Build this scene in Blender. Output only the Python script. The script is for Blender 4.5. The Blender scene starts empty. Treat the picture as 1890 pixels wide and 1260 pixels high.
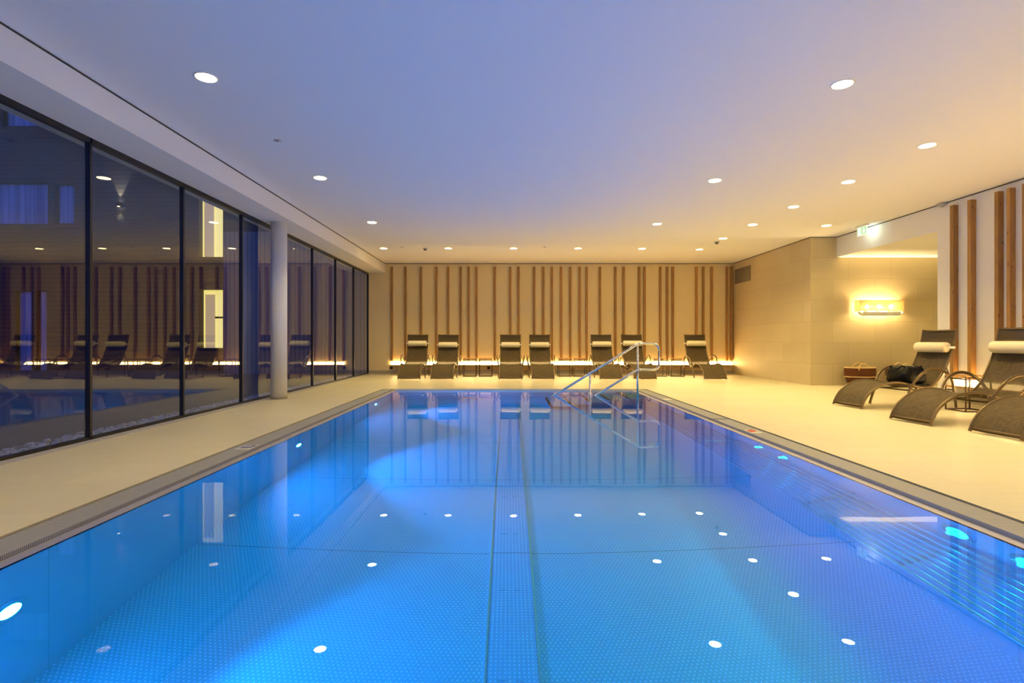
import bpy, bmesh, math, random
from mathutils import Vector, Matrix
random.seed(7)
PI = math.pi
SC = bpy.context.scene
COL = SC.collection

# ------------------------------------------------------------------ camera
CAMZ = 0.95
cam_d = bpy.data.cameras.new('camera'); cam = bpy.data.objects.new('camera', cam_d); COL.objects.link(cam)
cam.location = (0, 0, CAMZ); cam.rotation_euler = (PI/2, 0, 0)
cam_d.sensor_width = 36; cam_d.lens = 36*1000/1890
cam_d.shift_x = 8/1890; cam_d.shift_y = -2/1890
cam_d.clip_start = 0.05; cam_d.clip_end = 300
SC.camera = cam

# ------------------------------------------------------------------ world (dusk sky) and exposure
w = bpy.data.worlds.new('dusk'); SC.world = w; w.use_nodes = True
bg = w.node_tree.nodes['Background']; bg.inputs[0].default_value = (.03, .075, .45, 1); bg.inputs[1].default_value = 1.0
vs = SC.view_settings
vs.view_transform = 'Standard'; vs.look = 'None'; vs.gamma = 1; vs.use_curve_mapping = False
vs.exposure = 0.0
cy = SC.cycles
cy.max_bounces = 12; cy.diffuse_bounces = 5; cy.glossy_bounces = 6; cy.transmission_bounces = 12
cy.sample_clamp_indirect = 6
cy.use_denoising = True

WARM = (1.0, .75, .31)
DOWN_L = 28       # downlight diffuser radiance
DOWN_W = 19.5       # watts of each downlight beam
COVE_L = 48       # cove strip radiance
SCONCE_L = 430
POOL_W = 640      # underwater projector watts

# ------------------------------------------------------------------ dimensions (metres)
H = 3.135; WATER = -.034; PD = 1.35; PF = WATER - PD
YB = 15.4; XG = -3.96; XS = 6.40; XR = 6.95; YS = 11.45; YJ = 8.76; ZL = 2.71
PXL, PXR = -2.19, 2.44          # pool walls
PYF, PYN = 10.6, -2.4
YN = -3.4                       # wall behind the camera

# ------------------------------------------------------------------ helpers
def catmull(P, n=6, closed=False):
    P = [Vector(p) for p in P]; out = []; N = len(P)
    rng = range(N) if closed else range(N-1)
    for i in rng:
        if closed: a, b, c, d = P[i-1], P[i], P[(i+1) % N], P[(i+2) % N]
        else: a, b, c, d = P[max(i-1, 0)], P[i], P[i+1], P[min(i+2, N-1)]
        for k in range(n):
            t = k/n
            out.append(.5*((2*b) + (c-a)*t + (2*a-5*b+4*c-d)*t*t + (3*b-a-3*c+d)*t**3))
    if not closed: out.append(P[-1])
    return out

class MB:
    def __init__(s): s.v = []; s.f = []; s.sm = []
    def add(s, v, f, smooth=False):
        o = len(s.v); s.v += [tuple(p) for p in v]
        for q in f: s.f.append([i+o for i in q]); s.sm.append(smooth)
        return s
    def box(s, x0, x1, y0, y1, z0, z1, M=None):
        v = [Vector((x, y, z)) for x in (x0, x1) for y in (y0, y1) for z in (z0, z1)]
        if M: v = [M @ p for p in v]
        return s.add(v, [(0,1,3,2), (4,6,7,5), (0,4,5,1), (2,3,7,6), (0,2,6,4), (1,5,7,3)])
    def bbox(s, x0, x1, y0, y1, z0, z1, b=.004, M=None, smooth=False):
        bm = bmesh.new(); bmesh.ops.create_cube(bm, size=1)
        for p in bm.verts:
            p.co = Vector(((x0+x1)/2 + p.co.x*(x1-x0), (y0+y1)/2 + p.co.y*(y1-y0), (z0+z1)/2 + p.co.z*(z1-z0)))
        bmesh.ops.bevel(bm, geom=bm.edges[:], offset=b, segments=2, affect='EDGES', profile=.5)
        return s.bm(bm, M, smooth)
    def bm(s, bm, M=None, smooth=False):
        bm.verts.ensure_lookup_table(); bm.verts.index_update()
        v = [(M @ p.co) if M else p.co.copy() for p in bm.verts]
        s.add(v, [[q.index for q in f.verts] for f in bm.faces], smooth); bm.free(); return s
    def tube(s, P, r, n=8, closed=False, flat=None, up=None, cap=True):
        P = [Vector(p) for p in P]; N = len(P); rings = []
        ref = Vector(up) if up else None
        prev = None
        for i, p in enumerate(P):
            if closed: t = P[(i+1) % N]-P[i-1]
            else: t = P[min(i+1, N-1)]-P[max(i-1, 0)]
            t.normalize()
            if ref is not None: a = ref - t*ref.dot(t)
            elif prev is None:
                a = Vector((0,0,1)) if abs(t.z) < .9 else Vector((1,0,0)); a = a - t*a.dot(t)
            else: a = prev - t*prev.dot(t)
            a.normalize(); prev = a; b = t.cross(a)
            rr = r[i] if isinstance(r, (list, tuple)) else r
            ra, rb = rr, (flat if flat else rr)
            rings.append([p + a*ra*math.cos(2*PI*k/n) + b*rb*math.sin(2*PI*k/n) for k in range(n)])
        v = [q for R in rings for q in R]; f = []
        for i in range(N if closed else N-1):
            j = (i+1) % N
            for k in range(n):
                k2 = (k+1) % n
                f.append((i*n+k, i*n+k2, j*n+k2, j*n+k))
        if not closed and cap:
            f.append(tuple(range(n))[::-1]); f.append(tuple((N-1)*n+k for k in range(n)))
        return s.add(v, f, True)
    def cyl(s, c, r, h, n=24, axis='z', r2=None):
        r2 = r if r2 is None else r2
        ax = {'x': Matrix.Rotation(PI/2, 4, 'Y'), 'y': Matrix.Rotation(-PI/2, 4, 'X'), 'z': Matrix.Identity(4)}[axis]
        M = Matrix.Translation(Vector(c)) @ ax
        v = [M @ Vector((r*math.cos(2*PI*k/n), r*math.sin(2*PI*k/n), 0)) for k in range(n)]
        v += [M @ Vector((r2*math.cos(2*PI*k/n), r2*math.sin(2*PI*k/n), h)) for k in range(n)]
        s.add(v, [(k, (k+1) % n, n+(k+1) % n, n+k) for k in range(n)], True)
        o = len(s.v)-2*n
        s.f.append([o+k for k in range(n)][::-1]); s.f.append([o+n+k for k in range(n)]); s.sm += [False, False]
        return s
    def lathe(s, prof, c=(0,0,0), n=32, axis='z'):
        ax = {'x': Matrix.Rotation(PI/2, 4, 'Y'), 'y': Matrix.Rotation(-PI/2, 4, 'X'), 'z': Matrix.Identity(4)}[axis]
        M = Matrix.Translation(Vector(c)) @ ax
        v = []; m = len(prof)
        for (r, z) in prof:
            v += [M @ Vector((r*math.cos(2*PI*k/n), r*math.sin(2*PI*k/n), z)) for k in range(n)]
        f = [(i*n+k, i*n+(k+1) % n, (i+1)*n+(k+1) % n, (i+1)*n+k) for i in range(m-1) for k in range(n)]
        s.add(v, f, True); o = len(s.v)-m*n
        if prof[0][0] > 1e-5: s.f.append([o+k for k in range(n)][::-1]); s.sm.append(False)
        if prof[-1][0] > 1e-5: s.f.append([o+(m-1)*n+k for k in range(n)]); s.sm.append(False)
        return s
    def grid(s, F, nu, nv, smooth=True):
        v = [F(i/nu, j/nv) for i in range(nu+1) for j in range(nv+1)]
        return s.add(v, [(i*(nv+1)+j, (i+1)*(nv+1)+j, (i+1)*(nv+1)+j+1, i*(nv+1)+j+1) for i in range(nu) for j in range(nv)], smooth)
    def build(s, name, m, parent=None, world=False, mats=None):
        off = Vector((0,0,0)); 
        if parent is None and s.v:
            xs = [p[0] for p in s.v]; ys = [p[1] for p in s.v]; zs = [p[2] for p in s.v]
            off = Vector(((min(xs)+max(xs))/2, (min(ys)+max(ys))/2, min(zs)))
        elif world: off = Vector(parent.location)
        me = bpy.data.meshes.new(name)
        me.from_pydata([tuple(Vector(p)-off) for p in s.v], [], s.f)
        bm = bmesh.new(); bm.from_mesh(me); bmesh.ops.recalc_face_normals(bm, faces=bm.faces[:]); bm.to_mesh(me); bm.free()
        for i, p in enumerate(me.polygons): p.use_smooth = s.sm[i] if i < len(s.sm) else False
        me.materials.append(m)
        o = bpy.data.objects.new(name, me); COL.objects.link(o)
        if parent is None: o.location = off
        else: o.parent = parent
        return o

def tag(o, label=None, cat=None, group=None, kind=None):
    if label: o['label'] = label
    if cat: o['category'] = cat
    if group: o['group'] = group
    if kind: o['kind'] = kind
    return o
def empty(name, loc, rz=0):
    o = bpy.data.objects.new(name, None); COL.objects.link(o); o.location = loc; o.rotation_euler = (0,0,rz)
    o.empty_display_size = .1; return o
KIDS = {}
def kids(o): return [c for c in bpy.data.objects if c.parent == o]
def copy_tree(o, parent=None):
    ch = kids(o)
    c = o.copy(); COL.objects.link(c); c.parent = parent
    for k in ch: copy_tree(k, c)
    return c
def struct(o, label=None, cat=None): return tag(o, label, cat, kind='structure')

def text_mesh(txt, size, name, m, parent, M, depth=.0006):
    cu = bpy.data.curves.new('lettering', 'FONT'); cu.body = txt; cu.size = size; cu.extrude = depth; cu.align_x = 'CENTER'; cu.align_y = 'CENTER'
    t = bpy.data.objects.new('lettering', cu)
    me = bpy.data.meshes.new_from_object(t); me.transform(M)
    bpy.data.objects.remove(t)
    me.materials.clear(); me.materials.append(m)
    o = bpy.data.objects.new(name, me); COL.objects.link(o); o.parent = parent
    return o

# ------------------------------------------------------------------ materials
class NT:
    def __init__(s, name):
        s.m = bpy.data.materials.new(name); s.m.use_nodes = True; s.t = s.m.node_tree
        s.b = s.t.nodes['Principled BSDF']; s.out = s.t.nodes['Material Output']
    def n(s, typ, **kw):
        x = s.t.nodes.new(typ)
        for k, v in kw.items(): setattr(x, k, v)
        return x
    def l(s, a, b): s.t.links.new(a, b)
    def math(s, op, a, b=None, c=None, clamp=False):
        x = s.n('ShaderNodeMath', operation=op, use_clamp=clamp)
        for i, v in enumerate((a, b, c)):
            if v is None: continue
            if isinstance(v, (int, float)): x.inputs[i].default_value = v
            else: s.l(v, x.inputs[i])
        return x.outputs[0]
    def pos(s):
        g = s.n('ShaderNodeNewGeometry'); return g.outputs['Position']
    def obj(s):
        g = s.n('ShaderNodeTexCoord'); return g.outputs['Object']
    def scaled(s, v, sc):
        mp = s.n('ShaderNodeMapping'); mp.inputs['Scale'].default_value = sc; s.l(v, mp.inputs[0]); return mp.outputs[0]
    def swz(s, v, order):
        sx = s.n('ShaderNodeSeparateXYZ'); s.l(v, sx.inputs[0]); cx = s.n('ShaderNodeCombineXYZ')
        for i, o in enumerate(order):
            if o in 'xyz': s.l(sx.outputs['xyz'.index(o)], cx.inputs[i])
        return cx.outputs[0]
    def noise(s, v, scale=5, detail=3, rough=.5):
        x = s.n('ShaderNodeTexNoise'); x.inputs['Scale'].default_value = scale; x.inputs['Detail'].default_value = detail
        x.inputs['Roughness'].default_value = rough
        if v is not None: s.l(v, x.inputs['Vector'])
        return x.outputs['Fac']
    def ramp(s, f, stops):
        r = s.n('ShaderNodeValToRGB'); e = r.color_ramp.elements
        while len(e) < len(stops): e.new(.5)
        for i, (p, c) in enumerate(stops): e[i].position = p; e[i].color = (*c, 1) if len(c) == 3 else c
        s.l(f, r.inputs[0]); return r.outputs[0]
    def mix(s, f, a, b):
        x = s.n('ShaderNodeMix', data_type='RGBA')
        if isinstance(f, (int, float)): x.inputs[0].default_value = f
        else: s.l(f, x.inputs[0])
        for i, v in ((6, a), (7, b)):
            if isinstance(v, tuple): x.inputs[i].default_value = (*v[:3], 1)
            else: s.l(v, x.inputs[i])
        return x.outputs[2]
    def bump(s, h, strength=.3, dist=.01):
        x = s.n('ShaderNodeBump'); x.inputs['Strength'].default_value = strength; x.inputs['Distance'].default_value = dist
        s.l(h, x.inputs['Height']); s.l(x.outputs[0], s.b.inputs['Normal']); return x.outputs[0]
    def base(s, c): 
        if isinstance(c, tuple): s.b.inputs['Base Color'].default_value = (*c[:3], 1)
        else: s.l(c, s.b.inputs['Base Color'])
        return s
    def p(s, rough=.5, metal=0., **kw):
        s.b.inputs['Roughness'].default_value = rough; s.b.inputs['Metallic'].default_value = metal
        for k, v in kw.items(): s.b.inputs[k.replace('_', ' ')].default_value = v
        return s

def plain(name, c, rough=.6, metal=0., var=.06, scale=20, bump=0, **kw):
    t = NT(name); f = t.noise(t.obj(), scale, 3)
    t.base(t.mix(f, tuple(x*(1-var) for x in c), tuple(min(1, x*(1+var)) for x in c))).p(rough, metal, **kw)
    if bump: t.bump(f, .3, bump)
    return t.m
def emit(name, c, s):
    t = NT(name); t.base((.8, .8, .8)).p(.5); t.b.inputs['Emission Color'].default_value = (*c, 1); t.b.inputs['Emission Strength'].default_value = s
    return t.m

M = {}
M['plaster'] = plain('white plaster', (.80, .79, .77), .85, scale=60, var=.02, bump=.001)
M['ceiling'] = plain('ceiling paint', (.80, .80, .81), .9, scale=90, var=.015, bump=.0006)
M['back_paint'] = plain('cream wall paint', (.80, .66, .36), .85, scale=60, var=.02, bump=.001)
M['gap'] = plain('dark shadow gap', (.05, .045, .04), .9)
M['black'] = plain('black frame', (.012, .012, .016), .35)
M['grey_trim'] = plain('grey sill', (.42, .41, .40), .5)
M['base_trim'] = plain('stone skirting', (.42, .37, .28), .5)
M['chrome'] = plain('polished steel', (.80, .82, .86), .07, 1, var=.02)
M['bronze'] = plain('bronze lacquered tube', (.17, .115, .055), .33, .45, var=.05)
M['dark_metal'] = plain('dark brown steel', (.07, .035, .02), .4, .4)
M['white'] = plain('white enamel', (.85, .85, .83), .3)
M['cream'] = plain('cream leatherette', (.82, .74, .50), .45, scale=60, var=.03)
M['strap'] = plain('white strap', (.85, .82, .70), .7)
M['detector'] = plain('grey plastic', (.45, .45, .48), .4)
M['lamp_glass'] = emit('downlight diffuser', WARM, DOWN_L)
M['cove'] = emit('cove strip diffuser', (1, .66, .24), COVE_L)
M['poollamp'] = emit('pool lamp lens', (.01, .24, 1), 1300)

# deck tile
t = NT('beige porcelain deck'); po = t.pos()
br = t.n('ShaderNodeTexBrick'); br.offset = .5; br.inputs['Scale'].default_value = 1
br.inputs['Brick Width'].default_value = 1.2; br.inputs['Row Height'].default_value = .6; br.inputs['Mortar Size'].default_value = .0025
br.inputs['Color1'].default_value = (.66, .61, .41, 1); br.inputs['Color2'].default_value = (.62, .57, .375, 1); br.inputs['Mortar'].default_value = (.46, .41, .27, 1)
t.l(po, br.inputs['Vector'])
n1 = t.noise(t.scaled(po, (1.2, 6, 1)), 2.2, 4)
c = t.mix(t.ramp(n1, [(.35, (0,0,0)), (.7, (1,1,1))]), br.outputs[0], (.59, .54, .355)); t.base(t.mix(.5, br.outputs[0], c)).p(.42)
t.bump(t.noise(po, 60, 2), .08, .002); M['deck'] = t.m

# stone wall tile, two orientations
def stone(name, order):
    t = NT(name); v = t.swz(t.pos(), order)
    br = t.n('ShaderNodeTexBrick'); br.offset = .37; br.inputs['Scale'].default_value = 1
    br.inputs['Brick Width'].default_value = .9; br.inputs['Row Height'].default_value = .45; br.inputs['Mortar Size'].default_value = .004
    br.inputs['Color1'].default_value = (.60, .50, .30, 1); br.inputs['Color2'].default_value = (.53, .435, .255, 1); br.inputs['Mortar'].default_value = (.40, .33, .19, 1)
    t.l(v, br.inputs['Vector'])
    n = t.noise(t.scaled(v, (1, 3, 1)), 3, 5, .6)
    t.base(t.mix(t.math('MULTIPLY', n, .6), br.outputs[0], (.50, .415, .25))).p(.55)
    t.bump(t.noise(v, 25, 4), .12, .003); return t.m
M['stone_f'] = stone('sandstone tile front', 'xz'); M['stone_s'] = stone('sandstone tile side', 'yz')

# batten wood
t = NT('larch batten'); ob = t.obj(); oi = t.n('ShaderNodeObjectInfo')
off = t.n('ShaderNodeVectorMath', operation='ADD'); cmb = t.n('ShaderNodeCombineXYZ'); t.l(t.math('MULTIPLY', oi.outputs['Random'], 40.), cmb.inputs[2])
t.l(ob, off.inputs[0]); t.l(cmb.outputs[0], off.inputs[1])
g = t.noise(t.scaled(off.outputs[0], (60, 60, 2.2)), 1, 4, .6)
kn = t.n('ShaderNodeTexVoronoi'); kn.inputs['Scale'].default_value = 1; t.l(t.scaled(off.outputs[0], (14, 14, 5)), kn.inputs['Vector'])
col = t.ramp(g, [(.3, (.25, .12, .028)), (.5, (.37, .19, .05)), (.75, (.48, .27, .085))])
col = t.mix(t.ramp(kn.outputs['Distance'], [(.06, (1,1,1)), (.14, (0,0,0))]), col, (.10, .035, .012))
col2 = t.n('ShaderNodeHueSaturation'); t.l(col, col2.inputs['Color']); t.l(t.math('MULTIPLY_ADD', oi.outputs['Random'], .4, .8), col2.inputs['Value'])
t.base(col2.outputs[0]).p(.55); M['wood'] = t.m
M['table_wood'] = plain('oak table top', (.52, .27, .085), .4, scale=8, var=.15)

# sling fabric (woven)
t = NT('woven sling fabric'); ob = t.obj()
sx = t.n('ShaderNodeSeparateXYZ'); t.l(ob, sx.inputs[0])
wv = t.math('MULTIPLY', t.math('SINE', t.math('MULTIPLY', sx.outputs[0], 1100.)), t.math('SINE', t.math('MULTIPLY', sx.outputs[1], 1100.)))
ns = t.noise(t.scaled(ob, (14, 90, 90)), 1, 3); ns2 = t.noise(t.scaled(ob, (120, 10, 10)), 1, 3)
f = t.math('MULTIPLY_ADD', t.math('ADD', ns, ns2), .5, 0)
t.base(t.ramp(f, [(.3, (.06, .042, .020)), (.7, (.155, .115, .060))])).p(.75, 0, Specular_IOR_Level=.2)
t.bump(wv, .25, .001)
tr = t.n('ShaderNodeBsdfTransparent'); mx = t.n('ShaderNodeMixShader'); mx.inputs[0].default_value = .10
t.l(t.b.outputs[0], mx.inputs[1]); t.l(tr.outputs[0], mx.inputs[2]); t.l(mx.outputs[0], t.out.inputs[0]); M['sling'] = t.m

M['sling2'] = plain('dark double fabric', (.06, .04, .018), .8, scale=60, var=.2)
# dimpled steel: staggered studs
def studded(name, sx_, sy_, stag, colr, hi, rough=.34, metal=.75):
    t = NT(name); q = t.n('ShaderNodeSeparateXYZ'); t.l(t.pos(), q.inputs[0])
    v = t.math('DIVIDE', q.outputs[1], sy_); u = t.math('DIVIDE', q.outputs[0], sx_)
    if stag:
        row = t.math('FLOOR', v); u = t.math('ADD', u, t.math('MULTIPLY', t.math('MODULO', t.math('ABSOLUTE', row), 2.), .5))
    du = t.math('SUBTRACT', t.math('FRACT', u), .5); dv = t.math('SUBTRACT', t.math('FRACT', v), .5)
    d = t.math('SQRT', t.math('ADD', t.math('MULTIPLY', du, du), t.math('MULTIPLY', t.math('MULTIPLY', dv, dv), .6)))
    m = t.math('MULTIPLY', t.math('SUBTRACT', .26, d), 8., clamp=True)
    big = t.noise(t.pos(), 1.3, 2)
    # welded seams
    sm = t.math('FRACT', t.math('DIVIDE', t.math('SUBTRACT', q.outputs[1], 3.81-14.3), 1.43))
    seam = t.math('LESS_THAN', sm, .008)
    c = t.mix(m, colr, hi); c = t.mix(seam, c, tuple(x*.6 for x in colr))
    t.base(c).p(rough, metal); t.l(t.math('MULTIPLY_ADD', big, .12, rough-.06), t.b.inputs['Roughness'])
    t.bump(t.math('SUBTRACT', m, seam), .6, .002); return t.m
M['pool_floor'] = studded('studded steel floor', .026, .023, True, (.44, .66, .68), (.80, .97, .97))  # green cast of the light in the water is put into the steel colour
M['channel'] = studded('perforated channel cover', .024, .026, False, (.52, .62, .70), (.90, .97, 1.0))
def steel(name, rough, c=(.62, .66, .70), metal=.85):
    t = NT(name); v = t.scaled(t.pos(), (1.5, .7, 40)); n = t.noise(v, 2, 3)
    q = t.n('ShaderNodeSeparateXYZ'); t.l(t.pos(), q.inputs[0])
    sm = t.math('FRACT', t.math('DIVIDE', t.math('ADD', q.outputs[1], 20.3), 1.43)); seam = t.math('LESS_THAN', sm, .006)
    t.base(t.mix(seam, c, tuple(x*.85 for x in c))).p(rough, metal)
    t.l(t.math('MULTIPLY_ADD', n, .10, rough-.05), t.b.inputs['Roughness'])
    t.bump(t.noise(t.scaled(t.pos(), (1, 1.2, 1)), 1.6, 2), .12, .02); return t.m
M['steel_wall'] = steel('brushed steel pool wall', .30)
M['steel_lip'] = steel('steel overflow lip', .38, (.62, .62, .70))
M['tube_steel'] = plain('satin steel tube', (.85, .88, .92), .14, 1, var=.02)
# overflow grating
t = NT('overflow grating'); q = t.n('ShaderNodeSeparateXYZ'); t.l(t.pos(), q.inputs[0])
a = t.math('ABSOLUTE', t.math('SUBTRACT', t.math('FRACT', t.math('DIVIDE', q.outputs[1], .010)), .5))
b = t.math('ABSOLUTE', t.math('SUBTRACT', t.math('FRACT', t.math('DIVIDE', q.outputs[0], .013)), .5))
hole = t.math('MULTIPLY', t.math('LESS_THAN', a, .28), t.math('LESS_THAN', b, .36))
t.base(t.mix(hole, (.42, .43, .42), (.10, .10, .10))).p(.5, .1); t.bump(t.math('SUBTRACT', 1., hole), .5, .004); M['grating'] = t.m

# water
t = NT('pool water'); gl = t.n('ShaderNodeBsdfRefraction'); gl.inputs['IOR'].default_value = 1.333; gl.inputs['Roughness'].default_value = 0
gl.inputs['Color'].default_value = (.28, .86, 1, 1)
gs = t.n('ShaderNodeBsdfGlossy'); gs.inputs['Roughness'].default_value = 0; gs.inputs['Color'].default_value = (1, 1, 1, 1)
po = t.pos(); h = t.math('ADD', t.math('MULTIPLY', t.noise(po, 1.6, 2), 1.0), t.math('MULTIPLY', t.noise(po, 7, 2), .05))
bp = t.n('ShaderNodeBump'); bp.inputs['Strength'].default_value = .012; bp.inputs['Distance'].default_value = .05; t.l(h, bp.inputs['Height'])
fr = t.n('ShaderNodeFresnel'); fr.inputs['IOR'].default_value = 1.333; mx = t.n('ShaderNodeMixShader')
for x in (gl, gs, fr): t.l(bp.outputs[0], x.inputs['Normal'])
t.l(fr.outputs[0], mx.inputs[0]); t.l(gl.outputs[0], mx.inputs[1]); t.l(gs.outputs[0], mx.inputs[2])
t.l(mx.outputs[0], t.out.inputs[0]); M['water'] = t.m
# window glass
t = NT('window glass'); gl = t.n('ShaderNodeBsdfGlass'); gl.inputs['IOR'].default_value = 1.58; gl.inputs['Roughness'].default_value = 0
gl.inputs['Color'].default_value = (.93, .96, .95, 1); t.l(gl.outputs[0], t.out.inputs[0]); M['glass'] = t.m

# ------------------------------------------------------------------ room shell
f = MB()
f.box(XG-.1, PXL-.27, YN, YB+.1, -.05, 0).box(PXR+.27, 11.5, YN, YB+.1, -.05, 0)
f.box(PXL-.27, PXR+.27, PYF, YB+.1, -.05, 0).box(PXL-.27, PXR+.27, YN, PYN-.03, -.05, 0)
struct(f.build('floor', M['deck']))
struct(MB().box(-3.48, XR+.2, YN, YB+.1, H, H+.12).build('ceiling', M['ceiling']))
bm_ = MB().box(XG-.25, -3.48, YN, YB+.1, 2.87, H+.12)
struct(bm_.build('trim_1', M['plaster']))                             # dropped beam along the glazing
struct(MB().box(XG-.1, 6.6, YB, YB+.2, -.05, H+.1).build('wall_back', M['back_paint']))
struct(MB().box(XR, XR+.2, YN, YJ, -.05, H+.1).box(XR, XR+.2, YJ, YS, ZL, H+.1).build('wall_right', M['plaster']))
st = MB().box(XS+.004, 11.4, YS, YS+.2, -.05, H+.1); struct(st.build('wall_stone_front', M['stone_f']))
struct(MB().box(XS, XS+.2, YS+.002, YB+.05, -.05, H+.1).build('wall_stone_side', M['stone_s']))
struct(MB().box(XG-.2, XR+.2, YN-.2, YN, -.05, H+.1).build('wall_near', M['plaster']))
struct(MB().box(11.4, 11.6, 6.0, YS+.2, -.05, ZL+.1).box(XR+.2, 11.6, 6.0, 6.2, -.05, ZL+.1).build('wall_corridor', M['plaster']))
struct(MB().box(XR+.2, 11.6, 6.0, YS, ZL, ZL+.12).build('ceiling_corridor', M['ceiling']))
# shadow gaps where the ceiling meets the walls
g = .014
sg = MB().box(-3.482, -3.474, YN, YB, H-g, H-.001).build('trim_2', M['gap']); struct(sg)
struct(MB().box(-3.48, XS, YB-.008, YB-.001, H-g, H-.001).build('trim_3', M['gap']))
struct(MB().box(XS-.008, XS-.001, YS, YB, H-g, H-.001).box(XS, XR, YS-.008, YS-.001, H-g, H-.001).build('trim_4', M['gap']))
struct(MB().box(XR-.008, XR-.001, YN, YS, H-g, H-.001).build('trim_5', M['gap']))
# skirtings and sill
struct(MB().box(XG, XS, YB-.012, YB, 0, .10).build('baseboard_back', M['base_trim']))
struct(MB().box(XR-.012, XR, YN, YJ, 0, .10).build('baseboard_right', M['base_trim']))
struct(MB().box(XG+.02, XG+.12, YN, YB-.015, 0, .012).build('trim_6', M['grey_trim']))
# bright cove at the far side of the corridor ceiling
struct(MB().box(XR+.05, 11.3, YS-.30, YS-.02, ZL-.012, ZL-.002).build('trim_7', emit('corridor cove', (1, .74, .32), 1.5)))

# ------------------------------------------------------------------ glazing: one window per bay
my = [15.40, 13.955, 12.49, 11.01, 9.54, 8.08, 6.615, 5.14, 3.67, 2.20, .74, -.72, -2.18, YN]
for i in range(len(my)-1):
    y1, y0 = my[i], my[i+1]
    fr = MB().box(XG-.05, XG+.01, y0-.014, y0+.014, .0, 2.87)
    fr.box(XG-.05, XG+.01, y0, y1, 2.82, 2.87).box(XG-.05, XG+.01, y0, y1, 0, .035)
    if i == 0: fr.box(XG-.05, XG+.01, y1-.03, y1-.002, 0, 2.87)
    o = fr.build('window_%d' % (i+1), M['black']); struct(o)
    pn = MB().box(XG-.024, XG-.012, y0+.01, y1-.01, .02, 2.84).build('pane', M['glass'], o, world=True)
# round column
cl = empty('column', (-3.735, 8.85, 0)); struct(cl, 'round white plastered column standing by the glazing', 'column')
MB().cyl((0,0,.085), .125, 2.795, 48).build('shaft', M['plaster'], cl)
MB().cyl((0,0,0), .132, .085, 48).build('plinth', M['base_trim'], cl)

# ------------------------------------------------------------------ the pool
pool = empty('swimming_pool', ((PXL+PXR)/2, 4.1, PF))
tag(pool, 'long stainless steel swimming pool sunk in the beige deck', 'swimming pool')
MB().box(PXL-.02, PXR+.02, PYN-.02, PYF+.02, PF-.04, PF).build('pool_floor', M['pool_floor'], pool, True)
wl = MB().box(PXL-.03, PXL, PYN, PYF, PF, -.0345); wl.build('side_wall', M['steel_wall'], pool, True)
MB().box(PXR, PXR+.03, PYN, PYF, PF, -.0345).build('side_wall', M['steel_wall'], pool, True)
MB().box(PXL-.03, PXR+.03, PYF, PYF+.03, PF, -.051).build('end_wall', M['steel_wall'], pool, True)
MB().box(PXL-.03, PXR+.03, PYN-.03, PYN, PF, -.051).build('end_wall', M['steel_wall'], pool, True)
# overflow lip, grating and the dark joint to the deck, both long sides
for sgn, X in ((-1, PXL), (1, PXR)):
    a, b = sorted((X, X+sgn*.07)); MB().box(a, b, PYN, PYF, -.06, -.0336).build('overflow_lip', M['steel_lip'], pool, True)
    a, b = sorted((X+sgn*.07, X+sgn*.26)); MB().box(a, b, PYN, PYF, -.05, -.010).build('overflow_grating', M['grating'], pool, True)
    a, b = sorted((X+sgn*.26, X+sgn*.272)); MB().box(a, b, PYN, PYF, -.05, -.022).build('edge_joint', M['gap'], pool, True)
# raised inlet channel along the floor
ch = MB(); ch.bbox(-.105, .155, PYN+.01, PYF-.02, PF, PF+.012, .004)
cc = ch.build('inlet_channel', M['channel'], pool, True)
se = MB()
for sgx in (-.112, .162): se.box(sgx-.006, sgx+.006, PYN+.01, PYF-.02, PF, PF+.015)
se.build('channel_edge', M['tube_steel'], cc, False); 
for o in kids(cc): o.matrix_parent_inverse = Matrix.Identity(4); o.location = -Vector(pool.location)
yy = 1.95
while yy < 10.2:
    for sx in (-.03, .06):
        o = MB().bbox(sx-.022, sx+.022, yy-.004, yy+.004, PF+.012, PF+.017, .002).build('channel_clip', M['tube_steel'], cc); o.location = -Vector(pool.location)
    yy += .715
# water
wt = MB().box(PXL, PXR, PYN, PYF, WATER-.0005, WATER); 
wt = MB(); wt.add([(PXL, PYN, WATER), (PXR, PYN, WATER), (PXR, PYF, WATER), (PXL, PYF, WATER)], [(0,1,2,3)])
wo = wt.build('pool_water', M['water']); tag(wo, 'still clear blue water filling the steel pool', 'water', kind='stuff')

# steps into the pool at the far right corner
stp = empty('pool_steps', (1.45, 10.1, PF)); tag(stp, 'steel steps under water in the far right corner of the pool', 'steps')
for k in range(5):
    x1 = PXR-.02-k*.34; ztop = WATER-.20-k*.23
    s = MB().box(x1-.34, x1, 9.35, PYF-.03, ztop-.03, ztop).box(x1-.34, x1-.32, 9.35, PYF-.03, ztop-.23, ztop)
    s = s.build('step', M['steel_wall'], stp, True)
    MB().box(x1-.335, x1-.29, 9.38, PYF-.05, ztop, ztop+.003).build('nosing', M['black'], s).location = -Vector(stp.location)

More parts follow.
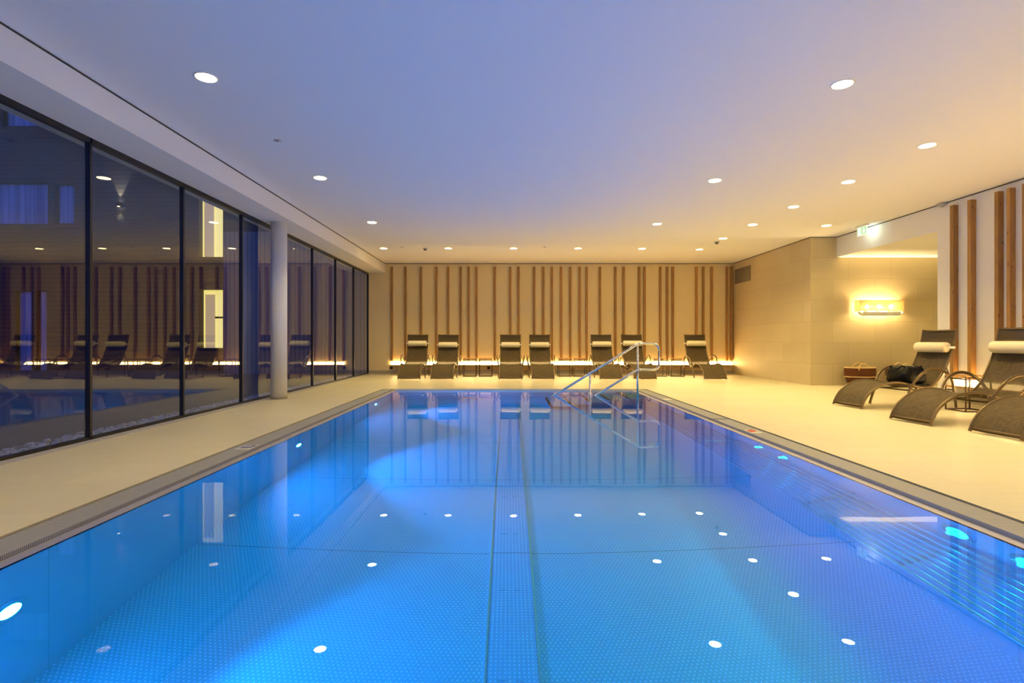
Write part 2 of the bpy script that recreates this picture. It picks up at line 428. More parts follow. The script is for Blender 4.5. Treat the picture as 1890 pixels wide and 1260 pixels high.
# underwater tube bench on brackets along the right wall
tb = empty('tube_bench', (2.25, 4.1, WATER-.62)); tag(tb, 'underwater steel tube bench fixed along the right pool wall', 'bench')
NTB = 9; prof = []
for k in range(NTB):
    u = k/(NTB-1); x = 2.40-.33*u; d = .37+.23*(u**.8)
    prof.append((x, WATER-d))
    MB().tube([(x, PYN+.1, WATER-d), (x, 9.2, WATER-d)], .0155, 10).build('bench_tube', M['tube_steel'], tb, True)
yb = 1.02
while yb < 9.3:
    b_ = MB(); P = [(x, yb, z-.028) for x, z in prof]; P[0] = (PXR, yb, P[0][2]); 
    b_.tube(P, .011, 8, flat=.03)
    b_.box(PXR-.006, PXR, yb-.03, yb+.03, WATER-.62, WATER-.33)
    b_.build('bracket', M['steel_wall'], tb, True)
    yb += .94
MB().bbox(2.06, 2.42, 5.66, 5.70, WATER-.362, WATER-.352, .003).build('cross_plate', M['grey_trim'], tb, True)

# underwater projector lamps
def pool_lamp(X, Y, z, d, label, watts, col, ang, tilt=0., lens='poollamp', rad=.085, group='round underwater lamps in the pool walls'):
    r = empty('pool_lamp', (X, Y, z)); tag(r, label, 'pool lamp', group)
    s = 1 if d > 0 else -1
    MB().lathe([(rad+.012, 0), (rad+.012, .006), (rad, .010)], (0,0,0), 32, 'x').build('lamp_ring', M['chrome'], r).scale = (s, 1, 1)
    MB().lathe([(rad-.03, .0101), (rad-.03, .014)], (0,0,0), 32, 'x').build('lens', M[lens], r).scale = (s, 1, 1)
    L = bpy.data.lights.new('underwater_beam', 'SPOT'); L.energy = watts; L.color = col; L.spot_size = math.radians(ang); L.spot_blend = .28; L.shadow_soft_size = .02
    lo = bpy.data.objects.new('underwater_beam', L); COL.objects.link(lo); lo.parent = r; lo.location = (s*.045, 0, 0)
    lo.rotation_euler = (0, -s*(PI/2-tilt), 0)
    return r
BL = (.02, .24, 1.0)
for yy, lb in ((2.37, 'bright underwater lamp in the left pool wall nearest the viewer'),
               (5.65, 'bright underwater lamp halfway along the left pool wall'),
               (8.95, 'small bright underwater lamp near the far end of the left wall'),
               (-.9, 'underwater lamp in the left pool wall out of view')):
    pool_lamp(PXL, yy, WATER-.55, 1, lb, POOL_W, BL, 102)
M['cyan_glow_disc'] = emit('added cyan glow disc', (.0, .62, 1), 2.2)  # added lamps standing in for the cyan glow on the right wall
for yy, lb, ra in ((2.52, 'added cyan lamp for the glow on the right pool wall, nearest the viewer', .10), (2.93, 'added cyan lamp for the glow on the right pool wall, second nearest', .10),
                   (4.75, 'added cyan lamp for the glow on the right pool wall, third nearest', .08), (5.20, 'added cyan lamp for the glow on the right pool wall, farthest', .07)):
    pool_lamp(PXR, yy, WATER-.20, -1, lb, 14, (.0, .6, 1.0), 176, lens='cyan_glow_disc', group='added cyan lamps for the glow on the right pool wall', rad=ra)

# handrail
hr = empty('pool_handrail', (2.33, 9.7, 0)); tag(hr, 'polished steel handrail slanting down into the far end of the pool', 'handrail')
Y = 9.7
def hp(px, py): return ((px-937)*Y/1000, Y, CAMZ-(py-628)*Y/1000)
a = hp(1177, 635)
slope = (hp(1020, 731)[2]-a[2])/(hp(1020, 731)[0]-a[0])
def down(p, x): return (x, Y, p[2]+slope*(x-p[0]))
b0 = hp(1177, 682)
loop = [down(a, .1), down(a, .8), down(a, 1.5), down(a, a[0]-.05), (a[0]+.03, Y, a[2]+.01)]
loop += [(2.58, Y, a[2]+.01), (2.66, Y, a[2]-.01), (2.70, Y, a[2]-.06), (2.71, Y, a[2]-.12), (2.71, Y, b0[2]+.12), (2.70, Y, b0[2]+.05), (2.65, Y, b0[2]+.01), (2.57, Y, b0[2])]
loop += [(b0[0]+.03, Y, b0[2]), down(b0, b0[0]-.05), down(b0, 1.6), down(b0, .75)]
MB().tube(catmull(loop, 5), .021, 12).build('rail', M['chrome'], hr, True)
MB().tube([(a[0], Y, a[2]), (a[0], Y, WATER-.22)], .019, 12).cyl((a[0], Y, WATER-.215), .04, .02, 20).build('post', M['chrome'], hr, True)
xp = hp(1089, 0)[0]; MB().tube([(xp, Y, down(a, xp)[2]), (xp, Y, WATER-.80)], .019, 12).cyl((xp, Y, WATER-.81), .04, .02, 20).build('post', M['chrome'], hr, True)

# pool edge signs
navy = plain('navy enamel', (.02, .02, .16), .4); red = plain('red enamel', (.75, .09, .04), .4)
def pool_sign(x0, x1, y0, y1, label, kind):
    z = -.0095; cx, cyy = (x0+x1)/2, (y0+y1)/2
    r = empty('pool_edge_sign', (cx, cyy, z)); tag(r, label, 'sign')
    W, Hh = x1-x0, y1-y0
    MB().box(-W/2, W/2, -Hh/2, Hh/2, 0, .002).build('plate', M['grating_plain'], r)
    b = .009; fr = MB()
    for q in ((-W/2, W/2, -Hh/2, -Hh/2+b), (-W/2, W/2, Hh/2-b, Hh/2), (-W/2, -W/2+b, -Hh/2, Hh/2), (W/2-b, W/2, -Hh/2, Hh/2)): fr.box(*q, .002, .003)
    fr.build('border', M['white'], r)
    if kind == 'depth':
        text_mesh('1,35', .062, 'lettering', M['white'], r, Matrix.Translation((0, -Hh*.27, .003)))
        MB().bbox(-W*.42, W*.42, -.03, Hh*.45, .002, .003, .0003).build('blue_panel', navy, r)
        sw = MB(); sw.cyl((W*.12, Hh*.26, .003), .012, .001, 16)
        sw.tube([(-W*.26, Hh*.14, .0035), (-.005, Hh*.20, .0035), (W*.16, Hh*.12, .0035)], .004, 6)
        sw.tube(catmull([(-W*.3, Hh*.04, .0035), (-W*.1, Hh*.07, .0035), (W*.1, Hh*.04, .0035), (W*.3, Hh*.07, .0035)], 4), .0025, 6)
        sw.build('swimmer_symbol', M['white'], r)
    elif kind == 'dive':
        k = MB(); k.tube([(.038*math.cos(q*PI/12), .038*math.sin(q*PI/12)+.04, .003) for q in range(24)], .006, 6, True)
        k.tube([(-.028, .012, .004), (.028, .068, .004)], .005, 6); k.build('prohibition_ring', red, r)
        k = MB(); k.tube([(-.015, .03, .003), (.012, .052, .003)], .005, 6); k.build('diver_symbol', navy, r)
        MB().box(-.045, .045, -.08, -.055, .002, .003).build('white_bar', M['white'], r)
    else:
        MB().box(-.04, .04, -.02, .05, .002, .003).build('white_panel', M['white'], r)
M['grating_plain'] = plain('steel sign plate', (.46, .45, .41), .4, .3)
pool_sign(-2.40, -2.28, 4.75, 4.97, 'blue and white depth sign on the left pool edge', 'depth')
pool_sign(2.52, 2.64, 5.58, 5.80, 'red no diving sign on the right pool edge', 'dive')
pool_sign(2.52, 2.64, 8.68, 8.88, 'small white sign at the far end of the right pool edge', 'plain')
MB().box(PXR+.01, PXR+.26, 6.60, 6.615, -.009, -.006).build('edge_joint', M['gap'], pool, True)

# ------------------------------------------------------------------ battens, ledges and cove strips
bx = [723, 748, 776.7, 805, 827, 850, 864.8, 879.3, 913, 941.7, 957, 986, 1003, 1018.8, 1036, 1052.6, 1070, 1082.9, 1107.6, 1136, 1151.4,
      1180, 1187.6, 1219, 1231.7, 1242, 1285.7, 1298.3, 1313.8, 1342, 1350]
place = ['first from the left', 'second from the left', 'third from the left', 'fourth from the left', 'fifth from the left', 'sixth from the left', 'seventh from the left',
         'eighth from the left', 'ninth from the left', 'tenth from the left', 'eleventh from the left', 'twelfth from the left', 'thirteenth from the left',
         'fourteenth from the left', 'fifteenth from the left', 'middle one of all', 'fifteenth from the right', 'fourteenth from the right', 'thirteenth from the right',
         'twelfth from the right', 'eleventh from the right', 'tenth from the right', 'ninth from the right', 'eighth from the right', 'seventh from the right', 'sixth from the right',
         'fifth from the right', 'fourth from the right', 'third from the right', 'second from the right', 'last one by the stone wall']
bat = None
for i, px in enumerate(bx):
    yf = YB-.05; X = (px-937)*yf/1000
    if i == 22: X += .035
    if bat is None:
        bat = MB().bbox(X-.031, X+.031, YB-.062, YB-.001, .37, 3.04, .003).build('wall_batten', M['wood']); o = bat
    else:
        o = bat.copy(); COL.objects.link(o); o.location.x = X
    tag(o, 'upright wooden batten on the back wall, ' + place[i], 'batten', 'wooden battens on the back wall')
def led(x0, x1, y0, y1, axis, label, lab2):
    r = empty('wooden_ledge', ((x0+x1)/2, (y0+y1)/2, .24)); tag(r, label, 'ledge')
    MB().bbox(x0, x1, y0, y1, .235, .262, .003).build('shelf_board', M['table_wood'], r, True)
    c_ = MB()
    if axis == 'x': c_.box(x0+.02, x1-.02, y1-.025, y1-.002, .266, .335)
    else: c_.box(x1-.025, x1-.002, y0+.02, y1-.02, .266, .335)
    c_.build('light_strip', M['cove'], r, True)
    return r
led(-3.33, XS-.02, YB-.16, YB-.001, 'x', 'low wooden ledge with glowing light strip along the back wall', '')
led(XR-.16, XR-.001, .5, 8.42, 'y', 'low wooden ledge with glowing light strip along the right wall', '')
rb = [((8.353, 8.42), 'beside the corridor opening'), ((8.035, 8.10), 'second from the corridor opening'),
      ((7.587, 7.650), 'left one of the close pair'), ((7.41, 7.465), 'right one of the close pair'), ((7.18, 7.24), 'cut by the right edge of the photo')]
for (y0, y1), lb in rb:
    o = MB().bbox(XR-.08, XR-.001, y0, y1, .37, 3.04, .003).build('wall_batten', M['wood'])
    tag(o, 'deep wooden batten on the right wall, ' + lb, 'batten', 'wooden battens on the right wall')

# sockets under the back ledge
for px, lb in ((722, 'black wall socket left of the first lounger'), (902, 'black wall socket between the two left hand side tables and third lounger'), (1157, 'black wall socket half hidden behind the sixth lounger')):
    X = (px-937)*YB/1000
    r = empty('wall_socket', (X, YB, .17)); tag(r, lb, 'socket')
    MB().bbox(-.04, .04, -.012, -.001, -.04, .04, .003).build('face_plate', M['black'], r)
    MB().cyl((0, -.0121, 0), .02, .0008, 20, 'y').build('socket_recess', M['dark_metal'], r)

# ------------------------------------------------------------------ downlights
dl = empty('downlight', (0, 0, H)); 
MB().lathe([(.074, -.004), (.092, -.005), (.094, -.001), (.094, 0)], n=40).build('trim_ring', M['white'], dl)
MB().cyl((0, 0, -.0075), .078, .003, 40).build('diffuser', M['lamp_glass'], dl)
L = bpy.data.lights.new('downlight_beam', 'AREA'); L.shape = 'DISK'; L.size = .15; L.energy = DOWN_W; L.color = WARM; L.spread = math.radians(125)
lo = bpy.data.objects.new('downlight_beam', L); COL.objects.link(lo); lo.parent = dl; lo.location = (0, 0, -.012)
rows = [
 (-2.94, 12.85, 'first from the left in the row nearest the back wall'), (-1.41, 12.85, 'second from the left in the row nearest the back wall'),
 (.14, 12.85, 'third from the left in the row nearest the back wall'), (1.67, 12.85, 'fourth from the left in the row nearest the back wall'),
 (3.20, 12.9, 'fifth from the left in the row nearest the back wall'), (4.60, 13.0, 'last on the right in the row nearest the back wall'),
 (-2.51, 10.02, 'left side, second row from the back wall'), (2.80, 10.16, 'right of centre, second row from the back wall'),
 (4.61, 11.6, 'right aisle, second from the back wall'), (4.62, 10.22, 'right aisle, third from the back wall'), (6.06, 10.3, 'in front of the corridor opening'),
 (-2.52, 7.28, 'left side, third row from the back wall'), (2.83, 7.40, 'right of centre, third row from the back wall'),
 (4.67, 8.85, 'right aisle, fourth from the back wall'), (4.69, 7.46, 'right aisle, fifth from the back wall'), (4.70, 6.07, 'right aisle, sixth from the back wall'),
 (-2.505, 4.50, 'big one at the upper left of the photo'), (2.855, 4.62, 'big one at the upper right of the photo'),
 (-2.505, 1.75, None), (2.855, 1.85, None), (4.70, 4.68, None), (4.70, 3.3, None), (-2.5, -.9, None), (2.86, -.9, None), (4.7, .5, None), (9.1, 9.7, None), (9.1, 8.0, None)]
for i, (x, y, lb) in enumerate(rows):
    o = dl if i == 0 else copy_tree(dl)
    o.location = (x, y, ZL if x > 8 else H)
    if lb: tag(o, 'round recessed ceiling downlight, ' + lb, 'downlight', 'round downlights in the ceiling')
    else: tag(o, 'round recessed ceiling downlight outside the picture', 'downlight', 'downlights outside the picture')

# ceiling detectors
def detector(px, py, label, kind, drop=.05):
    Yd = 2185/(628-py); X = (px-937)*Yd/1000
    r = empty('smoke_detector' if kind else 'ceiling_sensor', (X, Yd, H)); tag(r, label, 'detector' if kind else 'sensor')
    if kind:
        MB().lathe([(.055, 0), (.055, -.014), (.046, -.022), (.03, -.022)], n=28).build('base', M['detector'], r)
        MB().lathe([(.03, -.022), (.036, -.03), (.034, -.046), (.02, -.054), (.0, -.055)], n=28).build('sensor_head', plain('dark head', (.12, .10, .08), .5), r)
    else:
        MB().lathe([(.04, 0), (.04, -.004), (.02, -.008), (.0, -.009)], n=24).build('cover', M['detector'], r)
        MB().cyl((0, 0, -.014), .012, .006, 16).build('lens', plain('dark lens', (.2, .2, .24), .3), r)
detector(785, 458, 'small dark smoke detector over the left back loungers', True)
detector(1323, 446, 'smoke detector near the stone wall at the back right', True)
detector(742, 456, 'flush ceiling sensor in the back left corner', False)
detector(1005, 456, 'flush ceiling sensor above the middle loungers', False)
detector(512, 259, 'flush ceiling sensor above the column side of the pool', False)
r = empty('security_sensor', (XR-.03, 8.62, H-.03)); tag(r, 'small grey sensor in the corner above the first right wall batten', 'sensor')
MB().bbox(-.05, .028, -.06, .06, -.02, .028, .01).build('housing', M['detector'], r)
MB().lathe([(.028, -.02), (.024, -.035), (0, -.04)], (-.01, 0, 0), 20).build('dome', M['detector'], r)
r = empty('wall_switch', (XR, 8.50, 1.22)); tag(r, 'small wall switch left of the first right wall batten', 'switch')
MB().bbox(-.012, 0, -.035, .035, -.035, .035, .003).build('face_plate', M['white'], r)
MB().bbox(-.02, -.012, -.012, .012, -.012, .012, .003).build('rocker', M['white'], r)
r = empty('key_switch', (XR, 8.47, 1.40)); tag(r, 'dark key switch above the wall switch by the batten', 'switch')
MB().cyl((-.012, 0, 0), .018, .012, 20, 'x').build('collar', M['chrome'], r); MB().cyl((-.03, 0, 0), .008, .018, 12, 'x').build('key_barrel', M['dark_metal'], r)

# exit sign
ex = empty('exit_sign', (6.74, 10.30, H)); tag(ex, 'green and white emergency exit sign hanging under the ceiling', 'exit sign')
MB().bbox(-.03, .03, -.17, .17, -.03, -.001, .004).build('housing', M['white'], ex)
M['exit_w'] = emit('lit white edge', (.75, 1, .9), 1.1); M['exit_g'] = emit('lit green face', (.0, .40, .20), 1.0)
MB().box(-.006, .004, -.14, .14, -.185, -.03).build('sign_plate', M['exit_w'], ex)
MB().box(-.008, -.006, -.132, .132, -.177, -.034).build('green_face', M['exit_g'], ex)
s = MB().box(-.0095, -.008, .03, .10, -.165, -.05).build('door_symbol', M['exit_w'], ex)
s = MB(); s.cyl((-.0105, .072, -.075), .010, .001, 14, 'x'); s.tube([(-.0102, .066, -.09), (-.0102, .06, -.12), (-.0102, .078, -.15)], .005, 6)
s.tube([(-.0102, .06, -.12), (-.0102, .045, -.145)], .005, 6); s.tube([(-.0102, .085, -.11), (-.0102, .066, -.095), (-.0102, .045, -.105)], .004, 6)
s.build('running_figure_symbol', M['exit_g'], ex)
s = MB().box(-.0095, -.008, -.072, -.052, -.11, -.055); s.add([(-.0095, -.10, -.105), (-.0095, -.024, -.105), (-.0095, -.062, -.16)], [(0,1,2)]); s.build('arrow_symbol', M['exit_w'], ex)
MB().bbox(.006, .03, -.09, .09, -.10, -.03, .003).build('emergency_lamp', emit('emergency lamp', (.80, 1, .80), 14), ex)

# sconce on the stone wall
sc = empty('wall_sconce', (7.77, YS, 1.60)); tag(sc, 'lit rectangular fabric wall lamp on the stone wall', 'wall lamp')
t = NT('woven lamp shade'); tl = t.n('ShaderNodeBsdfTranslucent'); tl.inputs[0].default_value = (.95, .80, .50, 1); df = t.n('ShaderNodeBsdfDiffuse'); df.inputs[0].default_value = (.8, .62, .36, 1)
mx = t.n('ShaderNodeMixShader'); tr = t.n('ShaderNodeBsdfTransparent'); tr.inputs[0].default_value = (1, .85, .6, 1); m2 = t.n('ShaderNodeMixShader'); m2.inputs[0].default_value = .2
mx.inputs[0].default_value = .16; t.l(df.outputs[0], mx.inputs[1]); t.l(tl.outputs[0], mx.inputs[2]); t.l(mx.outputs[0], m2.inputs[1]); t.l(tr.outputs[0], m2.inputs[2]); t.l(m2.outputs[0], t.out.inputs[0]); M['shade'] = t.m
s = MB(); s.box(-.46, .46, -.20, -.196, -.04, .19).box(-.46, -.456, -.20, -.03, -.04, .19).box(.456, .46, -.20, -.03, -.04, .19); s.build('fabric_shade', M['shade'], sc)
s = MB(); s.grid(lambda u, v: Vector((-.47+.94*u, -.20+.07*v, -.10 - .03*math.sin(PI*v)+ (0.06*(abs(2*u-1)**14)))), 40, 6); s.grid(lambda u, v: Vector((-.47+.94*u, -.20+.07*v, -.106 - .03*math.sin(PI*v)+ (0.06*(abs(2*u-1)**14)))), 40, 6)
s.box(-.40, .40, -.201, -.197, -.105, -.055)
s.build('lower_tray', M['white'], sc); MB().bbox(-.36, .36, -.02, -.001, -.05, .05, .004).build('back_plate', M['white'], sc)
for k in (-1, 0, 1):
    h_ = MB().tube([(k*.25, -.015, -.03), (k*.25, -.10, -.04), (k*.25, -.11, -.0)], .012, 10).build('lamp_holder', M['chrome'], sc)
    MB().lathe([(0, -.035), (.018, -.03), (.034, .0), (.036, .022), (.02, .052), (0, .06)], (k*.25, -.11, .04), 20).build('bulb', emit('bulb', (1, .72, .33), SCONCE_L), h_)

# vent grille on the stone side wall
vg = empty('vent_grille', (XS, 14.75, 2.73)); tag(vg, 'two-panel metal air vent high on the stone side wall', 'vent')
gm = plain('grille metal', (.30, .26, .18), .5, .3)
for k, yy in enumerate((-.255, .255)):
    p_ = MB(); p_.box(-.012, -.001, yy-.24, yy+.24, -.20, -.185).box(-.012, -.001, yy-.24, yy+.24, .185, .20).box(-.012, -.001, yy-.24, yy-.225, -.2, .2).box(-.012, -.001, yy+.225, yy+.24, -.2, .2)
    p_.box(-.003, -.001, yy-.225, yy+.225, -.185, .185)
    for j in range(18): p_.box(-.010, -.003, yy-.225, yy+.225, -.18+j*.0205, -.172+j*.0205)
    p_.build('grille_panel', gm, vg)

# ------------------------------------------------------------------ loungers
PROF = [(0, .015), (.035, .10), (.10, .195), (.20, .275), (.33, .335), (.48, .362), (.62, .355), (.76, .325), (.88, .298), (.98, .288), (1.07, .305), (1.15, .36), (1.22, .44), (1.29, .55), (1.35, .67), (1.40, .79), (1.435, .90), (1.462, 1.01), (1.478, 1.11)]
PC = catmull([(0, s, z) for s, z in PROF], 4)
def at_s(frac_z):  # profile point on the back at height z
    for p, q in zip(PC, PC[1:]):
        if p.y > 1.1 and p.z <= frac_z <= q.z:
            return p.lerp(q, (frac_z-p.z)/(q.z-p.z)), (q-p).normalized()
def make_lounger(pz=.88):
    root = empty('sun_lounger', (0,0,0))
    hw = .28
    for sg_ in (-1, 1):
        MB().tube([(sg_*(hw-.012), p.y, p.z) for p in PC], .018, 10, flat=.012, up=(0, -.5, 1)).build('side_rail', M['bronze'], root)
    for (s_, z_) in ((.012, .05), (.62, .33), (1.05, .275), (1.474, 1.09)):
        MB().tube([(-hw+.01, s_, z_), (hw-.01, s_, z_)], .011, 8).build('cross_bar', M['bronze'], root)
    # sling: thin woven cloth, slight sag
    NP = len(PC)-1
    def sl(off):
        def F(u, v):
            f_ = .012 + v*.985; k = f_*NP; i = min(int(k), NP-1); p = PC[i].lerp(PC[i+1], k-i); tt = (PC[i+1]-PC[i]).normalized(); nn = Vector((0, -tt.z, tt.y))
            x = (2*u-1)*(hw-.020); sag = .018*(1-(2*u-1)**2)
            return Vector((x, p.y, p.z)) - nn*(sag-off) if False else Vector((x, p.y, p.z)) + nn*(off-sag)
        return F
    m_ = MB(); m_.grid(sl(.004), 10, 72); m_.grid(sl(-.001), 10, 72); m_.build('fabric_sling', M['sling'], root)
    # stitched hem bands across head and mid back
    P0 = [k for k, p in enumerate(PC) if p.y > 1.1 and p.z > .965][0]
    def hp_(o_):
        def F(u, v):
            k = P0 + v*(NP-P0-.3); i = min(int(k), NP-1); p = PC[i].lerp(PC[i+1], k-i); tt = (PC[i+1]-PC[i]).normalized(); nn = Vector((0, -tt.z, tt.y)); x = (2*u-1)*(hw-.02)
            return Vector((x, p.y, p.z)) + nn*(o_-.018*(1-(2*u-1)**2))
        return F
    m_ = MB(); m_.grid(hp_(.008), 10, 8); m_.grid(hp_(-.005), 10, 8); tag(m_.build('head_panel', M['sling2'], root), 'darker double fabric panel')
    # arm loops that run to the floor front and rear
    A = [(.62, .008), (.665, .14), (.715, .28), (.775, .40), (.86, .495), (.96, .545), (1.06, .555), (1.17, .53), (1.27, .47), (1.345, .375), (1.385, .26), (1.41, .13), (1.425, .008)]
    for sg_ in (-1, 1):
        P = []
        for s_, z_ in A:
            w_ = max(0, min(1, (z_-.28)/.2)); P.append((sg_*(.305 + .045*w_), s_, z_))
        MB().tube(catmull(P, 5), .013, 10, flat=.020, up=(sg_, 0, 0)).build('armrest', M['bronze'], root)
        MB().tube([(sg_*.27, .70, .335), (sg_*.302, .71, .27)], .009, 8).tube([(sg_*.27, 1.30, .58), (sg_*.325, 1.31, .44)], .009, 8).build('arm_fixing', M['bronze'], root)
    # lower cross tube joining the loops
    MB().tube([(-.30, .705, .255), (.30, .705, .255)], .010, 8).tube([(-.30, 1.385, .255), (.30, 1.385, .255)], .010, 8).tube([(-.2, .705, .255), (-.2, 1.385, .255)], .008, 8).tube([(.2, .705, .255), (.2, 1.385, .255)], .008, 8).build('under_frame', M['bronze'], root)
    # headrest roll
    p, tt = at_s(pz); nn = Vector((0, -tt.z, tt.y)); q = p + nn*.068
    R = .073; prof_ = [(0, -.25), (R*.75, -.248), (R*.94, -.239), (R, -.22), (R*1.01, 0), (R, .22), (R*.94, .239), (R*.75, .248), (0, .25)]
    pil = MB().lathe(prof_, (0, q.y, q.z), 28, 'x').build('headrest_roll', M['cream'], root)
    st_ = MB()
    for sg_ in (-1, 1): 
        st_.box(sg_*.25-.02, sg_*.25+.045*1 if sg_ > 0 else sg_*.25+.02, q.y-.004, q.y+.03, q.z-.016, q.z+.016) if sg_ > 0 else st_.box(-.295, -.23, q.y-.004, q.y+.03, q.z-.016, q.z+.016)
    for sg_ in (-1, 1): st_.box(sg_*.288-.006, sg_*.288+.006, q.y+.0, q.y+.075, q.z-.016, q.z+.016)
    st_.build('strap', M['strap'], pil)
    return root
LG = {z: make_lounger(z-.055) for z in (.905, .865, .885)}
used = set()
def lounger(z, loc, rz, label, group):
    o = LG[z] if z not in used else copy_tree(LG[z]); used.add(z)
    o.location = loc; o.rotation_euler = (0,0,rz); tag(o, label, 'sun lounger', group)
GB = 'loungers in a row along the back wall'
for x, z, a, lb in ((-2.385, .905, 1, 'sun lounger at the left end of the back wall row'), (-1.59, .865, 0, 'second sun lounger from the left, beside two side tables'),
                (.075, .865, 0, 'sun lounger at pool middle on the back wall, left of its pair'), (.855, .865, 0, 'sun lounger at pool middle on the back wall, right of its pair'),
                (2.505, .885, 0, 'back wall sun lounger behind the handrail slope'), (3.325, .905, 0, 'back wall sun lounger behind the handrail post'),
                (5.025, .905, 0, 'sun lounger at the right end of the back wall row')):
    lounger(z, (x, 13.09, 0), math.radians(a), 'brown ' + lb, GB)
GR = 'loungers facing the pool from the right wall'
lounger(.885, (4.84, 7.73, 0), -PI/2+math.radians(7), 'brown sun lounger with a black bag on its seat', GR)
lounger(.905, (4.63, 6.24, 0), -PI/2+math.radians(7), 'brown sun lounger right of the one with the bag, by the side table', GR)
lounger(.865, (4.79, 5.33, 0), -PI/2+math.radians(4), 'brown sun lounger cut off by the right edge of the photo', GR)

# side tables: wood top on a wire cube
def make_table():
    r = empty('side_table', (0,0,0)); w_ = .165; h_ = .46; k = .0075
    MB().bbox(-w_-.008, w_+.008, -w_-.008, w_+.008, h_, h_+.022, .004).build('table_top', M['table_wood'], r)
    for sx in (-1, 1):
        for sy in (-1, 1): MB().box(sx*w_-k, sx*w_+k, sy*w_-k, sy*w_+k, 0, h_).build('leg', M['dark_metal'], r)
    fb = MB()
    for z in (0, h_-.034):
        for s_ in (-1, 1):
            fb.box(-w_, w_, s_*w_-k, s_*w_+k, z, z+2*k); fb.box(s_*w_-k, s_*w_+k, -w_, w_, z, z+2*k)
    fb.build('frame_bar', M['dark_metal'], r)
    return r
tbl = make_table()
for i, (x, y, rz, lb) in enumerate(((-.995, 14.33, 0, 'right beside the second lounger, left of a pair'), (-.578, 14.33, 0, 'left of the third lounger, right of a pair'),
        (1.50, 14.33, 2, 'right of the fourth lounger, left of a pair'), (1.90, 14.33, 0, 'left of the fifth lounger, right of a pair'),
        (3.99, 14.33, 2, 'right of the sixth lounger, behind the handrail loop'), (4.46, 14.33, -3, 'left of the last back wall lounger'),
        (6.225, 7.33, 0, 'between the two right hand loungers by the glowing ledge'))):
    o = tbl if i == 0 else copy_tree(tbl)
    o.location = (x, y, 0); o.rotation_euler = (0,0,math.radians(rz))
    tag(o, 'small wood-topped wire side table ' + lb, 'side table', 'wood-topped wire side tables')

# ------------------------------------------------------------------ baskets
t = NT('dark wicker'); ob = t.obj(); q = t.n('ShaderNodeSeparateXYZ'); t.l(ob, q.inputs[0])
wv = t.math('MULTIPLY', t.math('SINE', t.math('MULTIPLY', q.outputs[0], 190.)), t.math('SINE', t.math('MULTIPLY', q.outputs[2], 260.)))
t.base(t.ramp(t.math('MULTIPLY_ADD', wv, .5, .5), [(.2, (.055, .018, .008)), (.8, (.20, .065, .022))])).p(.6, 0, Specular_IOR_Level=.2); t.bump(wv, .8, .006); M['wicker'] = t.m
M['cane'] = plain('light cane', (.72, .52, .24), .5)
def basket(x, y, lb):
    r = empty('wicker_basket', (x, y, 0)); tag(r, lb, 'basket', 'wicker baskets by the stone wall')
    def oval(a, b, z, n=40): return [(a*math.cos(2*PI*k/n), b*math.sin(2*PI*k/n), z) for k in range(n)]
    def body(prof):
        m = MB(); n = 40; v = []
        for (a, b, z) in prof: v += oval(a, b, z, n)
        fs = [(i*n+k, i*n+(k+1) % n, (i+1)*n+(k+1) % n, (i+1)*n+k) for i in range(len(prof)-1) for k in range(n)]
        m.add(v, fs, True); return m
    low = body([(.0, .0, .01), (.20, .13, .0), (.235, .15, .06), (.285, .18, .165), (.30, .188, .20)]); low.build('lower_body', M['wicker'], r)
    up = body([(.30, .188, .20), (.312, .195, .27), (.312, .195, .34), (.305, .19, .385), (.295, .18, .385), (.29, .175, .30), (.27, .16, .10), (0, 0, .04)]); up.build('upper_body', M['wicker'], r)
    MB().tube(oval(.303, .19, .203), .009, 8, True).build('middle_band', M['cane'], r)
    MB().tube(oval(.302, .187, .388), .010, 8, True).build('rim', M['cane'], r)
    for sy in (-1, 1):
        xo = -.03 if sy < 0 else .06
        P = catmull([(xo-.10, sy*.17, .34), (xo-.095, sy*.17, .41), (xo-.05, sy*.165, .462), (xo+.0, sy*.165, .475), (xo+.05, sy*.165, .462), (xo+.095, sy*.17, .41), (xo+.10, sy*.17, .34)], 5)
        MB().tube(P, .011, 8).build('handle', M['cane'], r)
basket(7.27, 11.18, 'dark wicker basket with cane handles below the wall lamp')
basket(8.13, 11.18, 'dark wicker basket half hidden behind the black bag')

# black bag on the nearest-to-basket lounger
bag = empty('black_bag', (5.73, 7.80, .325), math.radians(6)); tag(bag, 'glossy black travel bag lying on a lounger seat', 'bag')
t = NT('glossy black leather'); n_ = t.noise(t.obj(), 14, 4, .6); t.base((.003, .003, .004)).p(.45, 0, Specular_IOR_Level=.18); t.bump(n_, .7, .03); M['leather'] = t.m
bm = bmesh.new(); bmesh.ops.create_cube(bm, size=1); bmesh.ops.subdivide_edges(bm, edges=bm.edges[:], cuts=9, use_grid_fill=True)
for p in bm.verts:
    c_ = p.co*2; L6 = (abs(c_.x)**5+abs(c_.y)**5+abs(c_.z)**5)**.2; c_ = c_/L6
    x, y, z = c_.x*.18, c_.y*.20, c_.z*.128
    y *= 1-.12*max(0, c_.z); x *= 1-.25*max(0, c_.z)
    z += .006*math.sin(23*x+9*y)*(1 if z > 0 else .2); x += .010*math.sin(30*z+13*y)
    p.co = Vector((x, y, z+.134))
MB().bm(bm, smooth=True).build('bag_body', M['leather'], bag)
for sx in (-1, 1): MB().tube(catmull([(sx*.10, -.11, .24), (sx*.15, -.10, .26), (sx*.185, -.05, .21), (sx*.19, .04, .20), (sx*.16, .10, .25), (sx*.10, .11, .24)], 5), .009, 8).build('handle', M['leather'], bag)
MB().tube(catmull([(-.01, -.15, .256), (0, -.08, .262), (0, .08, .262), (.01, .15, .256)], 5), .005, 6).build('zipper', M['chrome'], bag)
MB().bbox(-.17, .17, -.215, .215, -.006, .012, .005).build('bag_base', M['leather'], bag)

